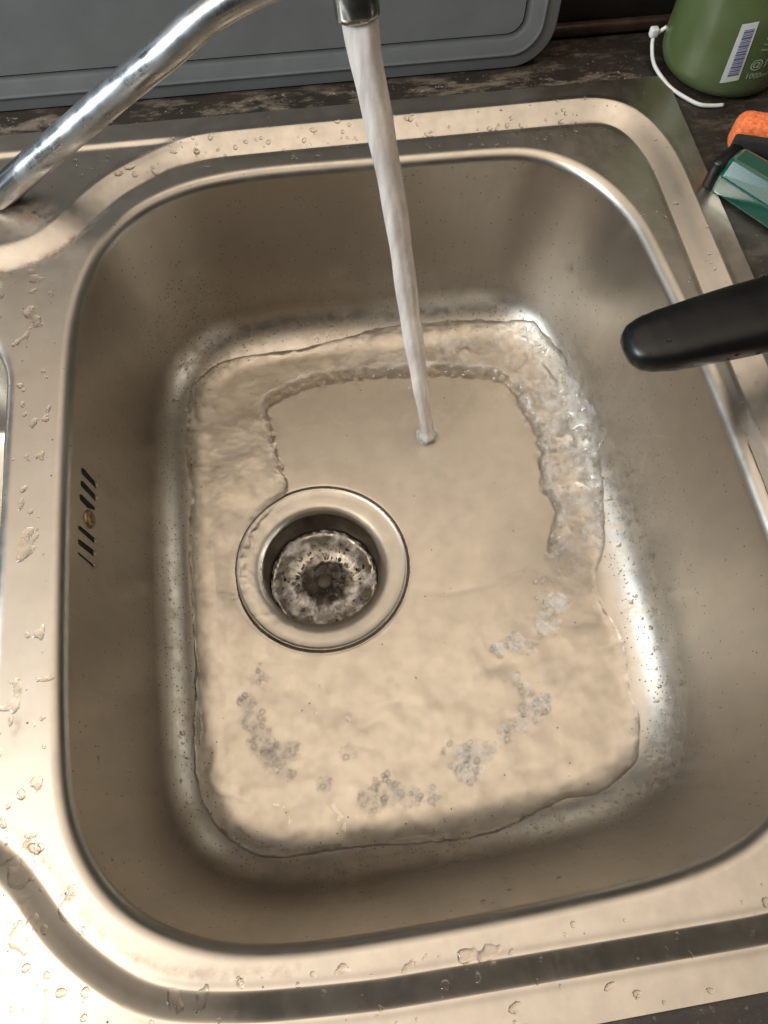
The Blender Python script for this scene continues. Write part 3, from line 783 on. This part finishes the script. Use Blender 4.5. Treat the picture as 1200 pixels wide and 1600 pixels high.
V, F, C_ = patch(LC, BR+.35); lab = mesh_np('label', V, F, LABEL, bt)
def lerp(a_, b_): # position inside label
    p = (np.array(LC[0])*(1-a_)+np.array(LC[1])*a_)*(1-b_)+(np.array(LC[3])*(1-a_)+np.array(LC[2])*a_)*b_
    return tuple(p)
bars = []
b_ = .12
for wd in [.012,.03,.01,.018,.04,.012,.02,.012,.035,.015,.01,.03,.03,.012,.04,.014,.022,.012,.03,.012,.02,.012,.03,.04,.018]:
    if b_+wd > .93: break
    V, F, _ = patch([lerp(.30, b_), lerp(.88, b_), lerp(.88, b_+wd), lerp(.30, b_+wd)], BR+.6, 6, 2); bars.append((V, F)); b_ += wd+.014
V, F = join(bars); bc = mesh_np('barcode', V, F, INK, lab)
bc.data.transform(Matrix.Translation(Vector(bt.location)*-1))
def bottle_text(body, th_, z_, size, rot=0.0, mat=TEXTM, name='lettering'):
    cu = bpy.data.curves.new(name, 'FONT'); cu.body = body; cu.size = size; cu.align_x = 'LEFT'
    o_ = bpy.data.objects.new(name, cu); COL.objects.link(o_)
    dg = bpy.context.evaluated_depsgraph_get(); dg.update()
    me = bpy.data.meshes.new_from_object(o_.evaluated_get(dg)); bpy.data.objects.remove(o_)
    V = np.array([v.co for v in me.vertices]); F = [list(p.vertices) for p in me.polygons]
    V2 = np.array([(math.cos(rot)*a_-math.sin(rot)*b_, math.sin(rot)*a_+math.cos(rot)*b_) for a_, b_, _ in V])
    W_ = np.array([(BC[0]+(BR+.5)*math.cos(th_+a_/BR), BC[1]+(BR+.5)*math.sin(th_+a_/BR), z_+b_) for a_, b_ in V2])
    x_ = mesh_np(name, W_, F, mat, bt, False); return x_
thR = C_[2][0]; zB = C_[2][1]
bottle_text('1000ml', thR+.07, zB+1, 5.0)
bottle_text('@100', thR+.07, zB+8, 7.5)
for i in range(7): bottle_text('recycled bottle' if i % 2 else 'keep out of eyes', thR+.12, zB+19+i*3.4, 2.2)
bottle_text('Soap', thR-.02, zB+46, 12)

ct = [U(1042, 42, 14), U(1030, 50, 10), U(1021, 58, 7), U(1019, 80, 4), U(1022, 100, 1.5), U(1032, 118, 0), U(1048, 137, -.4), U(1070, 152, -.5), U(1092, 163, -.5), U(1112, 165, -.5), U(1130, 164, -.3)]
tie = empty('cable_tie', tuple(U(1022, 100, 0))); tag(tie, 'thin white plastic tie curled around the foot of the green bottle', 'cable tie')
mesh_np('strap', *tube(catmull(ct, 60), 1.25, 10), WHITE, tie)
mesh_np('lock_head', *rbox(U(1022, 50, 10), (5.5, 5, 6), 1.2), WHITE, tie)

# ------------------------------------------------------------------ dish sponge with green handle
def teal_mat():
    m, n, L, P = nodes('teal_clear_plastic')
    P.inputs['Base Color'].default_value = (.012, .11, .07, 1); P.inputs['Roughness'].default_value = .2
    P.inputs['Transmission Weight'].default_value = .5; P.inputs['IOR'].default_value = 1.4
    return m
dsc = empty('dish_scrubber', (30, -110, -2)); tag(dsc, 'dish scrubber with teal plastic handle, black scourer and orange sponge', 'scrubber')
A0 = U(1143, 250, 14); ax1 = U(1200, 297, 10)-U(1143, 250, 14); ax1[2] = 0; ax1 /= np.linalg.norm(ax1)
ay1 = np.array([-ax1[1], ax1[0], 0]); AX = np.stack([ax1, ay1, [0, 0, 1]], 1)
def hexprism(c0, L_, w0, h0, w1, h1):
    secs = []
    for s, k1 in ((0, .9), (.03, 1.0), (.5, 1.0), (.97, 1.0), (1, .92)):
        w_ = (w0+(w1-w0)*s)*k1/2; h_ = (h0+(h1-h0)*s)*k1
        pr = []
        for a_, b_ in ((-1, .1), (-1, .62), (-.5, 1), (.5, 1), (1, .62), (1, .1), (.8, 0), (-.8, 0)): pr.append(c0+ax1*L_*s+ay1*w_*a_+np.array([0, 0, h_*b_]))
        secs.append(pr)
    V = np.array(secs).reshape(-1, 3); F = gridF(5, 8, True).tolist(); F += [list(range(8))[::-1], list(range(32, 40))]; return V, F
hd = mesh_np('handle', *hexprism(np.array([A0[0], A0[1], -1.8]), 88, 25, 22, 32, 24), teal_mat(), dsc, False)
bv = hd.modifiers.new('b', 'BEVEL'); bv.width = .0012; bv.segments = 3
s0 = np.array([A0[0], A0[1], 8.5])
mesh_np('end_cap', *rbox(s0+ax1*-3+ay1*-1+[0, 0, 0], (7, 24, 19), 2.5, AX), PLASTIC, dsc)
g0 = U(1146, 208, 16); g1 = U(1240, 222, 16); gd = g1-g0; gd[2] = 0; gd /= np.linalg.norm(gd); GX = np.stack([gd, [-gd[1], gd[0], 0], [0, 0, 1]], 1)
mesh_np('sponge', *rbox(g0+gd*30+GX[:, 1]*2, (62, 17, 24), 7.5, GX, 6), ORANGE, dsc)
mesh_np('scouring_pad', *rbox(g0+gd*31-GX[:, 1]*9+[0, 0, -4], (64, 5.5, 20), 2.0, GX), SCOUR, dsc)

# ------------------------------------------------------------------ pan with black handle
pan = empty('saucepan', (165, -175, -2)); tag(pan, 'black pan handle reaching over the right rim of the sink', 'saucepan')
HZ = 52
hp = [U(975, 547, HZ), U(1000, 541, HZ), U(1050, 529, HZ), U(1100, 516, HZ), U(1150, 503, HZ), U(1200, 490, HZ)]
hdv = hp[-1]-hp[0]; hdv /= np.linalg.norm(hdv)
hp += [hp[-1]+hdv*18+[0, 0, 1], hp[-1]+hdv*42+[0, 0, 1]]
hc = catmull(hp, 70)
dd = np.r_[0, np.cumsum(np.linalg.norm(np.diff(hc, axis=0), axis=1))]
w_ = np.interp(dd, [0, .6, 2, 5, 10, 20, 40, 60, 85, 125], [.5, 4.5, 8, 11.0, 13.0, 14.8, 16.3, 17.5, 18, 14])
mesh_np('pan_handle', *tube(hc, w_, 48, True, [(1, .60)]*70, 2.9), PLASTIC, pan)
he = hp[-1]
mesh_np('handle_bracket', *tube(np.array([he-hdv*6, he+hdv*10, he+hdv*26]), [9, 8, 8], 20, True, [(1, .35)]*3), CHROME, pan)
pc0 = np.array([he[0], he[1]])+hdv[:2]/np.linalg.norm(hdv[:2])*(26+88)
mesh_np('pan_body', *lathe([(0, -1.9), (80, -1.9), (87, 3), (90, 10), (90, 70), (91.5, 71), (90.5, 72), (88.5, 70), (88.5, 10), (80, 2), (0, 1)], (pc0[0], pc0[1], 0), 80), CHROME, pan)

# drops on the handle, and a few larger ones hanging at its underside
items = []
VH, _f = tube(hc, w_, 48, True, [(1, .60)]*70, 2.9); VH = VH.reshape(70, 48, 3)
for k_ in range(26):
    i = RNG.integers(3, 58); j = RNG.integers(48); p = VH[i, j]; nn = p-hc[i]
    if nn[2] < -.3*np.linalg.norm(nn): continue
    r = RNG.uniform(.4, 1.3); items.append((p, nn, r, r*.45, 1+RNG.exponential(.3), hdv+RNG.normal(0, .3, 3)))
V, F = caps(items)
tag(mesh_np('handle_droplets', V, F, DROP), 'small water drops sitting on the black pan handle', 'droplets', kind='stuff')
